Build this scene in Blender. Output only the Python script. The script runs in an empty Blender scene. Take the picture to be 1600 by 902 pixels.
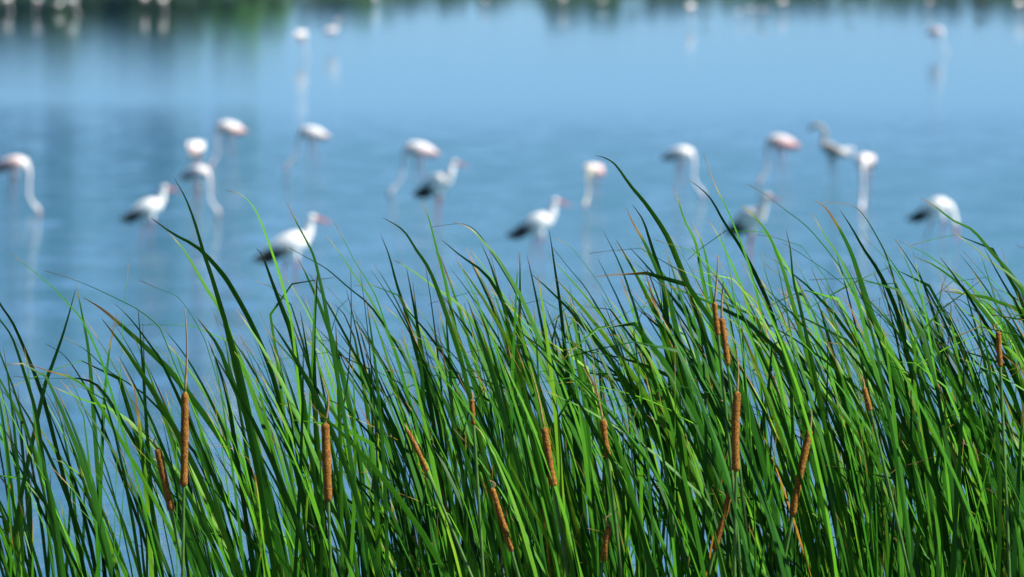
import bpy, bmesh, math, random
import numpy as np
from mathutils import Vector, Matrix
from mathutils.bvhtree import BVHTree

random.seed(7)
R = math.radians
sc = bpy.context.scene
C = sc.collection

# ------------------------------------------------------------------ camera
FPX, CAM_H, PITCH = 12000.0, 4.0, math.atan(511 / 12000.0)
cam_d = bpy.data.cameras.new('camera')
cam = bpy.data.objects.new('camera', cam_d)
C.objects.link(cam)
cam.location = (0, 0, CAM_H)
cam.rotation_euler = (R(90) - PITCH, 0, 0)
cam_d.sensor_width = 36
cam_d.lens = 36 * FPX / 1600.0
cam_d.clip_start, cam_d.clip_end = 0.5, 20000
cam_d.dof.use_dof = True
cam_d.dof.focus_distance = 19.4
cam_d.dof.aperture_fstop = (cam_d.lens / 1000) / 0.033
sc.camera = cam

# ------------------------------------------------------------------ light
SUN_EL, SUN_AZ = 46, 104          # azimuth clockwise from +Y (the view direction)
world = bpy.data.worlds.new('World')
sc.world = world
world.use_nodes = True
wn = world.node_tree
bg = wn.nodes['Background']
sky = wn.nodes.new('ShaderNodeTexSky')
sky.sky_type = 'NISHITA'
sky.sun_disc = False
sky.sun_elevation = R(SUN_EL)
sky.sun_rotation = R(SUN_AZ)
sky.air_density = 0.42
sky.dust_density = 0.0
sky.ozone_density = 10.0
wn.links.new(sky.outputs[0], bg.inputs[0])
bg.inputs[1].default_value = 0.069
sd = bpy.data.lights.new('sun', 'SUN')
sun = bpy.data.objects.new('sun', sd)
C.objects.link(sun)
sd.energy = 5.0
sd.angle = R(0.5)
sd.color = (1.0, 0.96, 0.88)
sdir = Vector((math.sin(R(SUN_AZ)) * math.cos(R(SUN_EL)), math.cos(R(SUN_AZ)) * math.cos(R(SUN_EL)), math.sin(R(SUN_EL))))
sun.rotation_euler = sdir.to_track_quat('Z', 'Y').to_euler()
sun.location = (30, -10, 40)
vs = sc.view_settings
vs.view_transform = 'Standard'
vs.look = 'None'
vs.exposure = 0.92
vs.gamma = 1.0
sc.cycles.max_bounces = 5
sc.cycles.diffuse_bounces = 2
sc.cycles.transparent_max_bounces = 4

# ------------------------------------------------------------------ helpers
def at(px, py, Y):
    """world point seen at photo pixel (px, py) at depth Y"""
    a, b = (px - 800) / FPX, (451 - py) / FPX
    cp, sp = math.cos(PITCH), math.sin(PITCH)
    dy, dz = cp + b * sp, -sp + b * cp
    k = Y / dy
    return Vector((a * k, Y, CAM_H + dz * k))

def on_water(px, py):
    b = (451 - py) / FPX
    cp, sp = math.cos(PITCH), math.sin(PITCH)
    k = CAM_H / -(-sp + b * cp)
    return at(px, py, (cp + b * sp) * k)

def mat(name):
    m = bpy.data.materials.new(name)
    m.use_nodes = True
    nt = m.node_tree
    return m, nt, nt.nodes['Principled BSDF']

def node(nt, t, **kw):
    n = nt.nodes.new(t)
    for k, v in kw.items():
        if k.startswith('i_'):
            key = k[2:]
            n.inputs[int(key) if key.isdigit() else key.replace('_', ' ')].default_value = v
        else:
            setattr(n, k, v)
    return n

def ramp(nt, stops, interp='LINEAR'):
    n = nt.nodes.new('ShaderNodeValToRGB')
    n.color_ramp.interpolation = interp
    e = n.color_ramp.elements
    while len(e) < len(stops):
        e.new(0.5)
    for i, (p, c) in enumerate(stops):
        e[i].position = p
        e[i].color = (*c, 1)
    return n

def link_obj(name, me, parent=None, loc=None):
    o = bpy.data.objects.new(name, me)
    C.objects.link(o)
    if parent:
        o.parent = parent
    if loc is not None:
        o.location = loc
    return o

def thing(name, label, cat, loc=(0, 0, 0), group=None, rotz=0, scale=1):
    o = bpy.data.objects.new(name, None)
    o.empty_display_size = 0.1
    C.objects.link(o)
    o.location = loc
    o.rotation_euler = (0, 0, rotz)
    o.scale = (scale, scale, scale)
    o['label'] = label
    o['category'] = cat
    if group:
        o['group'] = group
    return o

def catmull(pts, n):
    """n samples through pts (tuples of any length)"""
    P = np.array(pts, float)
    P = np.vstack([2 * P[0] - P[1], P, 2 * P[-1] - P[-2]])
    out = []
    m = len(P) - 3
    for i in range(n):
        u = i / (n - 1) * m
        k = min(int(u), m - 1)
        t = u - k
        a, b, c, d = P[k], P[k + 1], P[k + 2], P[k + 3]
        out.append(0.5 * ((2 * b) + (c - a) * t + (2 * a - 5 * b + 4 * c - d) * t * t + (3 * b - a - 3 * c + d) * t ** 3))
    return out

def loft(bm, rings, side=Vector((0, 1, 0)), seg=12, mi=0):
    """rings: (x, y, z, half width, half height)"""
    P = [Vector(r[:3]) for r in rings]
    prev = None
    first = None
    for i, r in enumerate(rings):
        T = (P[min(i + 1, len(P) - 1)] - P[max(i - 1, 0)]).normalized()
        s = (side - T * side.dot(T)).normalized()
        u = s.cross(T).normalized()
        ring = [bm.verts.new(P[i] + s * (math.cos(a) * r[3]) + u * (math.sin(a) * r[4])) for a in [2 * math.pi * k / seg for k in range(seg)]]
        if prev:
            for k in range(seg):
                f = bm.faces.new((prev[k], prev[(k + 1) % seg], ring[(k + 1) % seg], ring[k]))
                f.material_index = mi
                f.smooth = True
        else:
            first = ring
        prev = ring
    for ring in (first, prev):
        f = bm.faces.new(ring)
        f.material_index = mi
    return bm

def finish(bm, name):
    bmesh.ops.recalc_face_normals(bm, faces=bm.faces)
    me = bpy.data.meshes.new(name)
    bm.to_mesh(me)
    bm.free()
    return me

# ------------------------------------------------------------------ materials
def water_material():
    m, nt, p = mat('lake_water')
    tc = node(nt, 'ShaderNodeTexCoord')
    # broad wind patches: calm far water, ruffled nearer
    mp = node(nt, 'ShaderNodeMapping')
    mp.inputs['Scale'].default_value = (0.055, 0.011, 1)
    nt.links.new(tc.outputs['Object'], mp.inputs[0])
    patch = node(nt, 'ShaderNodeTexNoise', i_Scale=1.0, i_Detail=3.0)
    nt.links.new(mp.outputs[0], patch.inputs['Vector'])
    sx = node(nt, 'ShaderNodeSeparateXYZ')
    nt.links.new(tc.outputs['Object'], sx.inputs[0])
    # the lee of the far shore is calm: ripples fade with distance from the open side
    mr = node(nt, 'ShaderNodeMapRange', i_1=130.0, i_2=225.0, i_3=1.0, i_4=0.0)
    mr.interpolation_type = 'SMOOTHSTEP'
    nt.links.new(sx.outputs['Y'], mr.inputs[0])
    m1 = node(nt, 'ShaderNodeMapRange', i_1=0.3, i_2=0.7, i_3=0.5, i_4=1.4)
    nt.links.new(patch.outputs['Fac'], m1.inputs[0])
    m2 = node(nt, 'ShaderNodeMath', operation='MULTIPLY')
    nt.links.new(m1.outputs[0], m2.inputs[0])
    nt.links.new(mr.outputs[0], m2.inputs[1])
    # cat's-paws: gusts roughen streaks a metre or two across
    gm = node(nt, 'ShaderNodeMapping')
    gm.inputs['Scale'].default_value = (1.0, 0.5, 1)
    nt.links.new(tc.outputs['Object'], gm.inputs[0])
    gn = node(nt, 'ShaderNodeTexNoise', i_Scale=1.0, i_Detail=3.0, i_Distortion=0.6)
    nt.links.new(gm.outputs[0], gn.inputs['Vector'])
    gr = node(nt, 'ShaderNodeMapRange', i_1=0.32, i_2=0.68, i_3=0.0, i_4=2.2)
    nt.links.new(gn.outputs['Fac'], gr.inputs[0])
    m3 = node(nt, 'ShaderNodeMath', operation='MULTIPLY')
    nt.links.new(m2.outputs[0], m3.inputs[0])
    nt.links.new(gr.outputs[0], m3.inputs[1])
    strength = node(nt, 'ShaderNodeMapRange', i_1=0.0, i_2=1.0, i_3=0.026, i_4=0.95, clamp=False)
    nt.links.new(m3.outputs[0], strength.inputs[0])
    bump = node(nt, 'ShaderNodeBump', i_Distance=0.085)
    n1m = node(nt, 'ShaderNodeMapping')
    n1m.inputs['Scale'].default_value = (1.0, 1.6, 1)
    nt.links.new(tc.outputs['Object'], n1m.inputs[0])
    n1 = node(nt, 'ShaderNodeTexNoise', i_Scale=1.6, i_Detail=4.0, i_Roughness=0.5)
    nt.links.new(n1m.outputs[0], n1.inputs['Vector'])
    nt.links.new(n1.outputs['Fac'], bump.inputs['Height'])
    nt.links.new(strength.outputs[0], bump.inputs['Strength'])
    # murky blue body of the lake under a blue-tinted reflecting skin
    gl = node(nt, 'ShaderNodeBsdfGlossy', i_Roughness=0.03)
    gl.inputs['Color'].default_value = (0.81, 0.87, 0.84, 1)
    df = node(nt, 'ShaderNodeBsdfDiffuse')
    df.inputs['Color'].default_value = (0.02, 0.12, 0.17, 1)
    fr = node(nt, 'ShaderNodeFresnel', i_IOR=1.33)
    mx = node(nt, 'ShaderNodeMixShader')
    nt.links.new(bump.outputs[0], gl.inputs['Normal'])
    nt.links.new(bump.outputs[0], fr.inputs['Normal'])
    nt.links.new(fr.outputs[0], mx.inputs[0])
    nt.links.new(df.outputs[0], mx.inputs[1])
    nt.links.new(gl.outputs[0], mx.inputs[2])
    nt.links.new(mx.outputs[0], nt.nodes['Material Output'].inputs['Surface'])
    nt.nodes.remove(p)
    return m

def ground_material():
    m, nt, p = mat('muddy_ground')
    tc = node(nt, 'ShaderNodeTexCoord')
    n = node(nt, 'ShaderNodeTexNoise', i_Scale=0.8, i_Detail=8.0)
    nt.links.new(tc.outputs['Object'], n.inputs['Vector'])
    r = ramp(nt, [(0.3, (0.035, 0.055, 0.018)), (0.5, (0.07, 0.085, 0.03)), (0.7, (0.12, 0.10, 0.06))])
    nt.links.new(n.outputs['Fac'], r.inputs[0])
    nt.links.new(r.outputs[0], p.inputs['Base Color'])
    p.inputs['Roughness'].default_value = 0.9
    return m

def leaf_material():
    """attributes on the blade: tone (0 fresh .. 1 dry), tip (metres to the tip), along, across"""
    m, nt, p = mat('cattail_blade')
    L = nt.links.new
    tone = node(nt, 'ShaderNodeAttribute', attribute_name='tone')
    tip = node(nt, 'ShaderNodeAttribute', attribute_name='tip')
    uvn = node(nt, 'ShaderNodeAttribute', attribute_name='strip')
    # fresh green varies from blade to blade
    g = ramp(nt, [(0.0, (0.007, 0.062, 0.004)), (0.3, (0.026, 0.152, 0.004)), (0.55, (0.078, 0.280, 0.007)),
                  (0.75, (0.17, 0.36, 0.012)), (0.86, (0.32, 0.34, 0.02)), (0.93, (0.48, 0.24, 0.02)), (1.0, (0.42, 0.17, 0.02))])
    # slow mottling along the blade
    mp = node(nt, 'ShaderNodeMapping')
    mp.inputs['Scale'].default_value = (1.5, 9, 1)
    L(uvn.outputs['Vector'], mp.inputs[0])
    mo = node(nt, 'ShaderNodeTexNoise', i_Scale=1.0, i_Detail=4.0, i_Roughness=0.6)
    L(mp.outputs[0], mo.inputs['Vector'])
    add = node(nt, 'ShaderNodeMath', operation='MULTIPLY_ADD')
    L(mo.outputs['Fac'], add.inputs[0])
    add.inputs[1].default_value = 0.34
    L(tone.outputs['Fac'], add.inputs[2])
    sub = node(nt, 'ShaderNodeMath', operation='SUBTRACT')
    L(add.outputs[0], sub.inputs[0])
    sub.inputs[1].default_value = 0.17
    L(sub.outputs[0], g.inputs[0])
    # fine veins running along
    mv = node(nt, 'ShaderNodeMapping')
    mv.inputs['Scale'].default_value = (14, 3, 1)
    L(uvn.outputs['Vector'], mv.inputs[0])
    ve = node(nt, 'ShaderNodeTexNoise', i_Scale=1.0, i_Detail=2.0)
    L(mv.outputs[0], ve.inputs['Vector'])
    vr = node(nt, 'ShaderNodeMapRange', i_1=0.3, i_2=0.7, i_3=0.72, i_4=1.25)
    L(ve.outputs['Fac'], vr.inputs[0])
    mul = node(nt, 'ShaderNodeVectorMath', operation='SCALE')
    L(g.outputs[0], mul.inputs[0])
    L(vr.outputs[0], mul.inputs['Scale'])
    # withered tips, of uneven length
    tn = node(nt, 'ShaderNodeMath', operation='MULTIPLY_ADD')
    L(mo.outputs['Fac'], tn.inputs[0])
    tn.inputs[1].default_value = -0.05
    L(tip.outputs['Fac'], tn.inputs[2])
    tr = ramp(nt, [(0.0, (0.24, 0.14, 0.05)), (0.35, (0.38, 0.23, 0.07)), (0.6, (0.50, 0.30, 0.03)), (1.0, (0.2, 0.3, 0.02))])
    tm = node(nt, 'ShaderNodeMapRange', i_1=-0.03, i_2=0.02, i_3=0.0, i_4=1.0)
    L(tn.outputs[0], tm.inputs[0])
    L(tm.outputs[0], tr.inputs[0])
    mix = node(nt, 'ShaderNodeMix', data_type='RGBA')
    L(tm.outputs[0], mix.inputs['Factor'])
    L(tr.outputs[0], mix.inputs[6])
    L(mul.outputs[0], mix.inputs[7])
    L(mix.outputs[2], p.inputs['Base Color'])
    p.inputs['Roughness'].default_value = 0.48
    p.inputs['Specular IOR Level'].default_value = 0.22
    bp = node(nt, 'ShaderNodeBump', i_Strength=0.25, i_Distance=0.001)
    L(ve.outputs['Fac'], bp.inputs['Height'])
    L(bp.outputs[0], p.inputs['Normal'])
    # thin tissue lets some sunlight through
    tl = node(nt, 'ShaderNodeBsdfTranslucent')
    tcx = node(nt, 'ShaderNodeVectorMath', operation='MULTIPLY')
    L(mix.outputs[2], tcx.inputs[0])
    tcx.inputs[1].default_value = (1.5, 1.25, 0.5)
    L(tcx.outputs[0], tl.inputs['Color'])
    ms = node(nt, 'ShaderNodeMixShader', i_0=0.20)
    L(p.outputs[0], ms.inputs[1])
    L(tl.outputs[0], ms.inputs[2])
    L(ms.outputs[0], nt.nodes['Material Output'].inputs['Surface'])
    return m

def noise_material(name, c1, c2, scale, rough=0.8, bump=0.0, detail=4.0):
    m, nt, p = mat(name)
    tc = node(nt, 'ShaderNodeTexCoord')
    n = node(nt, 'ShaderNodeTexNoise', i_Scale=scale, i_Detail=detail)
    nt.links.new(tc.outputs['Object'], n.inputs['Vector'])
    r = ramp(nt, [(0.35, c1), (0.65, c2)])
    nt.links.new(n.outputs['Fac'], r.inputs[0])
    nt.links.new(r.outputs[0], p.inputs['Base Color'])
    p.inputs['Roughness'].default_value = rough
    if bump:
        b = node(nt, 'ShaderNodeBump', i_Strength=1.0, i_Distance=bump)
        nt.links.new(n.outputs['Fac'], b.inputs['Height'])
        nt.links.new(b.outputs[0], p.inputs['Normal'])
    return m

def plumage_material():
    m, nt, p = mat('plumage')
    at_ = node(nt, 'ShaderNodeAttribute', attribute_name='plumage')
    tc = node(nt, 'ShaderNodeTexCoord')
    n = node(nt, 'ShaderNodeTexNoise', i_Scale=26.0, i_Detail=4.0)
    nt.links.new(tc.outputs['Object'], n.inputs['Vector'])
    r = node(nt, 'ShaderNodeMapRange', i_1=0.3, i_2=0.7, i_3=0.86, i_4=1.06)
    nt.links.new(n.outputs['Fac'], r.inputs[0])
    mul = node(nt, 'ShaderNodeVectorMath', operation='SCALE')
    nt.links.new(at_.outputs['Color'], mul.inputs[0])
    nt.links.new(r.outputs[0], mul.inputs['Scale'])
    nt.links.new(mul.outputs[0], p.inputs['Base Color'])
    p.inputs['Roughness'].default_value = 0.75
    b = node(nt, 'ShaderNodeBump', i_Strength=0.5, i_Distance=0.006)
    nt.links.new(n.outputs['Fac'], b.inputs['Height'])
    nt.links.new(b.outputs[0], p.inputs['Normal'])
    return m

M_WATER, M_GROUND, M_LEAF, M_PLUM = water_material(), ground_material(), leaf_material(), plumage_material()
M_SPIKE = noise_material('cattail_seed_head', (0.085, 0.030, 0.003), (0.37, 0.155, 0.012), 240, 0.95, 0.0009)
M_STALK = noise_material('dry_flower_stalk', (0.22, 0.13, 0.05), (0.36, 0.24, 0.10), 60, 0.8)
M_STEM = noise_material('green_stem', (0.03, 0.12, 0.015), (0.09, 0.2, 0.03), 30, 0.5)
M_EYE = noise_material('bird_eye', (0.02, 0.015, 0.01), (0.05, 0.04, 0.02), 20, 0.2)
M_BARK = noise_material('tree_bark', (0.08, 0.06, 0.045), (0.18, 0.14, 0.10), 3, 0.9, 0.03)
M_TREE = [noise_material('dark_tree_leaves', (0.010, 0.04, 0.014), (0.022, 0.07, 0.022), 0.8, 0.6),
          noise_material('bright_tree_leaves', (0.03, 0.12, 0.012), (0.06, 0.19, 0.02), 0.8, 0.6),
          noise_material('blue_green_leaves', (0.012, 0.055, 0.04), (0.03, 0.09, 0.06), 0.8, 0.6)]

# ------------------------------------------------------------------ setting
def ground_sheet():
    ys = [-60, -12, -6, 2, 4, 8, 13, 16, 20, 24, 26, 30, 40, 200, 600, 960, 1010, 1030, 1052, 1150, 1400, 2500, 6000]
    zs = {-60: 2.3, -12: 2.4, -6: 2.45, 2: 2.4, 4: 2.0, 8: 0.8, 13: 0.55, 16: 0.5, 20: 0.45, 24: 0.3, 26: -0.1, 30: -0.5, 40: -0.9, 200: -1.2,
          600: -1.2, 960: -0.9, 1010: -0.6, 1030: -0.2, 1052: 0.5, 1150: 1.2, 1400: 2, 2500: 4, 6000: 8}
    xs = [-3000, -1500, -700, -300, -120, -60, -30, -15] + list(range(-12, 13, 1)) + [15, 30, 60, 120, 300, 700, 1500, 3000]
    rnd = random.Random(3)
    v = [(x, y, zs[y] + (rnd.uniform(-.05, .05) if abs(x) < 20 and y < 30 else 0)) for y in ys for x in xs]
    n = len(xs)
    f = [(j * n + i, j * n + i + 1, (j + 1) * n + i + 1, (j + 1) * n + i) for j in range(len(ys) - 1) for i in range(n - 1)]
    me = bpy.data.meshes.new('ground')
    me.from_pydata(v, [], f)
    me.materials.append(M_GROUND)
    o = link_obj('ground', me)
    o['kind'] = 'structure'

def water_sheet():
    me = bpy.data.meshes.new('water')
    me.from_pydata([(-3000, 10, 0), (3000, 10, 0), (3000, 1048, 0), (-3000, 1048, 0)], [], [(0, 1, 2, 3)])
    me.materials.append(M_WATER)
    o = link_obj('water', me)
    o['kind'] = 'structure'

ground_sheet()
water_sheet()

# far shore trees: their mirror images are what darkens the top of the picture
def tree_meshes(seed, h, w, n):
    rnd = random.Random(seed)
    bm = bmesh.new()
    loft(bm, catmull([(0, 0, -0.3, .05 * h, .05 * h), (.02 * h, 0, .3 * h, .03 * h, .03 * h), (-.02 * h, 0, .75 * h, .012 * h, .012 * h)], 6), seg=7)
    for k in range(5):
        a, z = k * 1.3 + rnd.random(), rnd.uniform(.25, .5) * h
        loft(bm, [(0, 0, z, .018 * h, .018 * h), (math.cos(a) * .2 * w, math.sin(a) * .2 * w, z + .14 * h, .012 * h, .012 * h),
                  (math.cos(a) * .38 * w, math.sin(a) * .38 * w, z + .3 * h, .005 * h, .005 * h)], side=Vector((-math.sin(a), math.cos(a), 0)), seg=5)
    trunk = finish(bm, 'trunk')
    trunk.materials.append(M_BARK)
    V, F = [], []
    clumps = [(rnd.uniform(-.42, .42) * w, rnd.uniform(-.4, .4) * w, rnd.uniform(.2, .9) * h) for _ in range(34)]
    clumps = [c for c in clumps if (c[0] / w) ** 2 * 3.2 + (c[2] / h - .35) ** 2 * 1.6 < .55]
    for _ in range(n):
        c = rnd.choice(clumps)
        r = .13 * w * (1.2 - .5 * c[2] / h)
        d = Vector((rnd.gauss(0, 1), rnd.gauss(0, 1), rnd.gauss(0, .8))).normalized() * r * rnd.random() ** .4
        q = Vector(c) + d
        q.z = max(q.z, .08 * h)
        s = rnd.uniform(.16, .32)
        a = Vector((rnd.gauss(0, 1), rnd.gauss(0, 1), rnd.gauss(0, 1))).normalized()
        b = a.orthogonal().normalized()
        i = len(V)
        V += [q - a * s, q + b * s * .5, q + a * s, q - b * s * .5]
        F.append((i, i + 1, i + 2, i + 3))
    crown = bpy.data.meshes.new('crown')
    crown.from_pydata(V, [], F)
    return trunk, crown

tree_kinds = [tree_meshes(11, 6.6, 9.5, 7000), tree_meshes(12, 5.6, 7.0, 4500), tree_meshes(13, 3.4, 6.6, 2600)]
# px, depth, kind, scale, leaf material
tree_spots = [(-150, 905, 0, 1.1, 0), (-60, 895, 1, 1.1, 0), (20, 899, 0, 1.0, 2), (95, 892, 0, 1.12, 0), (165, 903, 0, .95, 2), (232, 890, 0, 1.1, 0),
              (286, 896, 1, 1.15, 1), (338, 905, 0, .95, 0), (392, 891, 0, .95, 1), (425, 903, 1, .8, 0), (120, 908, 0, .95, 0), (-10, 910, 0, 1.0, 2), (200, 909, 0, .95, 0), (265, 911, 0, .85, 2), (312, 897, 1, .95, 0), (370, 909, 1, 1.0, 0), (508, 900, 2, 1.1, 0), (562, 905, 2, 1.1, 1),
              (632, 902, 2, 0.76, 2), (700, 905, 2, 0.73, 2), (768, 903, 2, 0.67, 2), (872, 900, 1, .72, 0), (936, 901, 2, 1.1, 1), (1035, 905, 2, 0.85, 2),
              (1085, 901, 2, 0.73, 2), (1150, 903, 2, 0.73, 0), (1205, 904, 2, 0.85, 2), (1270, 903, 2, 0.79, 0), (1335, 903, 2, 0.73, 2), (1400, 902, 2, 0.85, 2),
              (1470, 903, 2, 0.92, 0), (1540, 904, 2, .9, 0), (1605, 903, 2, 1.0, 2), (1690, 900, 0, .9, 0)]
for i, (px, Y, k, s, mi) in enumerate(tree_spots):
    Y, s = Y + 154, s * (1.36 if px < 450 else 1.26)
    desc = [['broad dark green tree', 'rounded dark green tree', 'low dark bushy tree'], ['broad light green tree', 'rounded light green tree', 'low light green bushy tree'],
            ['broad blue-green tree', 'rounded blue-green tree', 'low blue-green bushy tree']][mi][k]
    t = thing('shore_tree', desc + ' on the far shore, seen by its reflection along the top', 'tree', ((px - 800) / FPX * Y, Y, 0.3), 'trees along the far shore', random.uniform(0, 6), s)
    link_obj('trunk', tree_kinds[k][0], t)
    cr = link_obj('crown', tree_kinds[k][1].copy(), t)
    cr.data.materials.append(M_TREE[mi])

def shore_scrub():
    rnd = random.Random(5)
    V, F = [], []
    for _ in range(20000):
        x = rnd.uniform(-110, 110)
        hgt = 1.3 + .7 * math.sin(x * .23) * math.sin(x * .071 + 1) + .5
        q = Vector((x, rnd.uniform(1037, 1045), .05 + hgt * rnd.random() ** .8))
        s = rnd.uniform(.12, .3)
        a = Vector((rnd.gauss(0, .4), rnd.gauss(0, .4), 1)).normalized()
        b = a.orthogonal().normalized()
        i = len(V)
        V += [q - a * s, q + b * s * .4, q + a * s, q - b * s * .4]
        F.append((i, i + 1, i + 2, i + 3))
    me = bpy.data.meshes.new('shore_scrub')
    me.from_pydata(V, [], F)
    me.materials.append(M_TREE[2])
    o = link_obj('shore_scrub', me)
    o['kind'] = 'stuff'
    o['label'] = 'low green scrub along the far edge of the lake'
    o['category'] = 'scrub'
shore_scrub()

# ------------------------------------------------------------------ birds
WHITE, CREAM = (0.86, 0.85, 0.83), (0.72, 0.68, 0.58)
PINKW, PINK, ROSE = (0.82, 0.66, 0.66), (0.78, 0.36, 0.34), (0.62, 0.14, 0.13)
GREY, DGREY, BLACK = (0.22, 0.19, 0.17), (0.085, 0.075, 0.07), (0.012, 0.012, 0.014)
LEGPINK, LEGGREY, RED, YEL = (0.30, 0.17, 0.18), (0.20, 0.16, 0.15), (0.58, 0.10, 0.045), (0.62, 0.52, 0.32)

def smoothstep(a, b, x):
    t = max(0, min(1, (x - a) / (b - a)))
    return t * t * (3 - 2 * t)

def mixc(a, b, t):
    return tuple(a[i] * (1 - t) + b[i] * t for i in range(3))

def paint(me, fn):
    ca = me.color_attributes.new('plumage', 'FLOAT_COLOR', 'POINT')
    buf = np.ones((len(me.vertices), 4), 'f')
    for i, v in enumerate(me.vertices):
        buf[i, :3] = fn(v.co, i)
    ca.data.foreach_set('color', buf.ravel())
    me.materials.append(M_PLUM)

def body_mesh(lofts, colours, voxel):
    """one continuous skin over all the lofts; colours by nearest source loft"""
    bm = bmesh.new()
    for i, (rings, n, seg) in enumerate(lofts):
        loft(bm, catmull(rings, n), seg=seg, mi=i)
    bmesh.ops.recalc_face_normals(bm, faces=bm.faces)
    tree = BVHTree.FromBMesh(bm)
    bm.faces.ensure_lookup_table()
    idx = [f.material_index for f in bm.faces]
    me = bpy.data.meshes.new('body_src')
    bm.to_mesh(me)
    bm.free()
    tmp = bpy.data.objects.new('tmp', me)
    C.objects.link(tmp)
    md = tmp.modifiers.new('r', 'REMESH')
    md.mode = 'VOXEL'
    md.voxel_size = voxel
    md.use_smooth_shade = True
    dg = bpy.context.evaluated_depsgraph_get()
    out = bpy.data.meshes.new_from_object(tmp.evaluated_get(dg))
    bpy.data.objects.remove(tmp)
    bpy.data.meshes.remove(me)
    out.materials.clear()
    def col(co, i):
        f = tree.find_nearest(co)[2]
        return colours[idx[f]](co)
    paint(out, col)
    for p in out.polygons:
        p.use_smooth = True
    out.name = 'body'
    return out

def leg_rings(x, y, zt, spread, rt, rk, stride=0.0):
    zk = zt * .47
    rk *= .8
    return ([(x, y, zt + .05, rt * 1.3, rt * 1.3), (x + .01 - stride * .3, y, zt * .82, rt * .8, rt * .8), (x - .012 - stride * .5, y, zk + .02, rk, rk), (x - .012 - stride * .5, y, zk - .02, rk * 1.1, rk * 1.1),
             (x - stride * .9, y * 1.05, zk * .4, rk * .8, rk * .8), (x - stride, y * 1.1, -.28, rk * .85, rk * .85)], 22, 8)

def wing_mesh(shape, thick, fn, seg=12, n=12):
    bm = bmesh.new()
    loft(bm, catmull(shape, n), seg=seg)
    me = finish(bm, 'wing')
    paint(me, lambda co, i: fn(co))
    return me

def feather_mesh(root, tip_, count, width, colour, sgn, droop=.05):
    bm = bmesh.new()
    r0, t0 = Vector(root), Vector(tip_)
    for k in range(count):
        u = k / max(1, count - 1)
        a = r0 + Vector((-.02 * u, sgn * .004 * k, -.055 * u))
        b = t0 + Vector((.17 * u, sgn * .002 * k, -.045 * u - droop * u * (1 - u)))
        mid = (a + b) / 2 + Vector((0, sgn * .01, .012))
        loft(bm, catmull([(*a, .006, .02 * width), (*mid, .007, .032 * width), (*(b * .9 + a * .1), .005, .02 * width), (*b, .002, .004)], 7), seg=6)
    me = finish(bm, 'flight_feathers')
    paint(me, lambda co, i: colour)
    return me

def bill_mesh(rings, fn, n=10, seg=8):
    bm = bmesh.new()
    loft(bm, catmull(rings, n), seg=seg)
    me = finish(bm, 'bill')
    paint(me, lambda co, i: fn(co))
    return me

def eye_mesh(c, r):
    bm = bmesh.new()
    bmesh.ops.create_uvsphere(bm, u_segments=8, v_segments=6, radius=r, matrix=Matrix.Translation(c))
    me = finish(bm, 'eye')
    me.materials.append(M_EYE)
    return me

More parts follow.
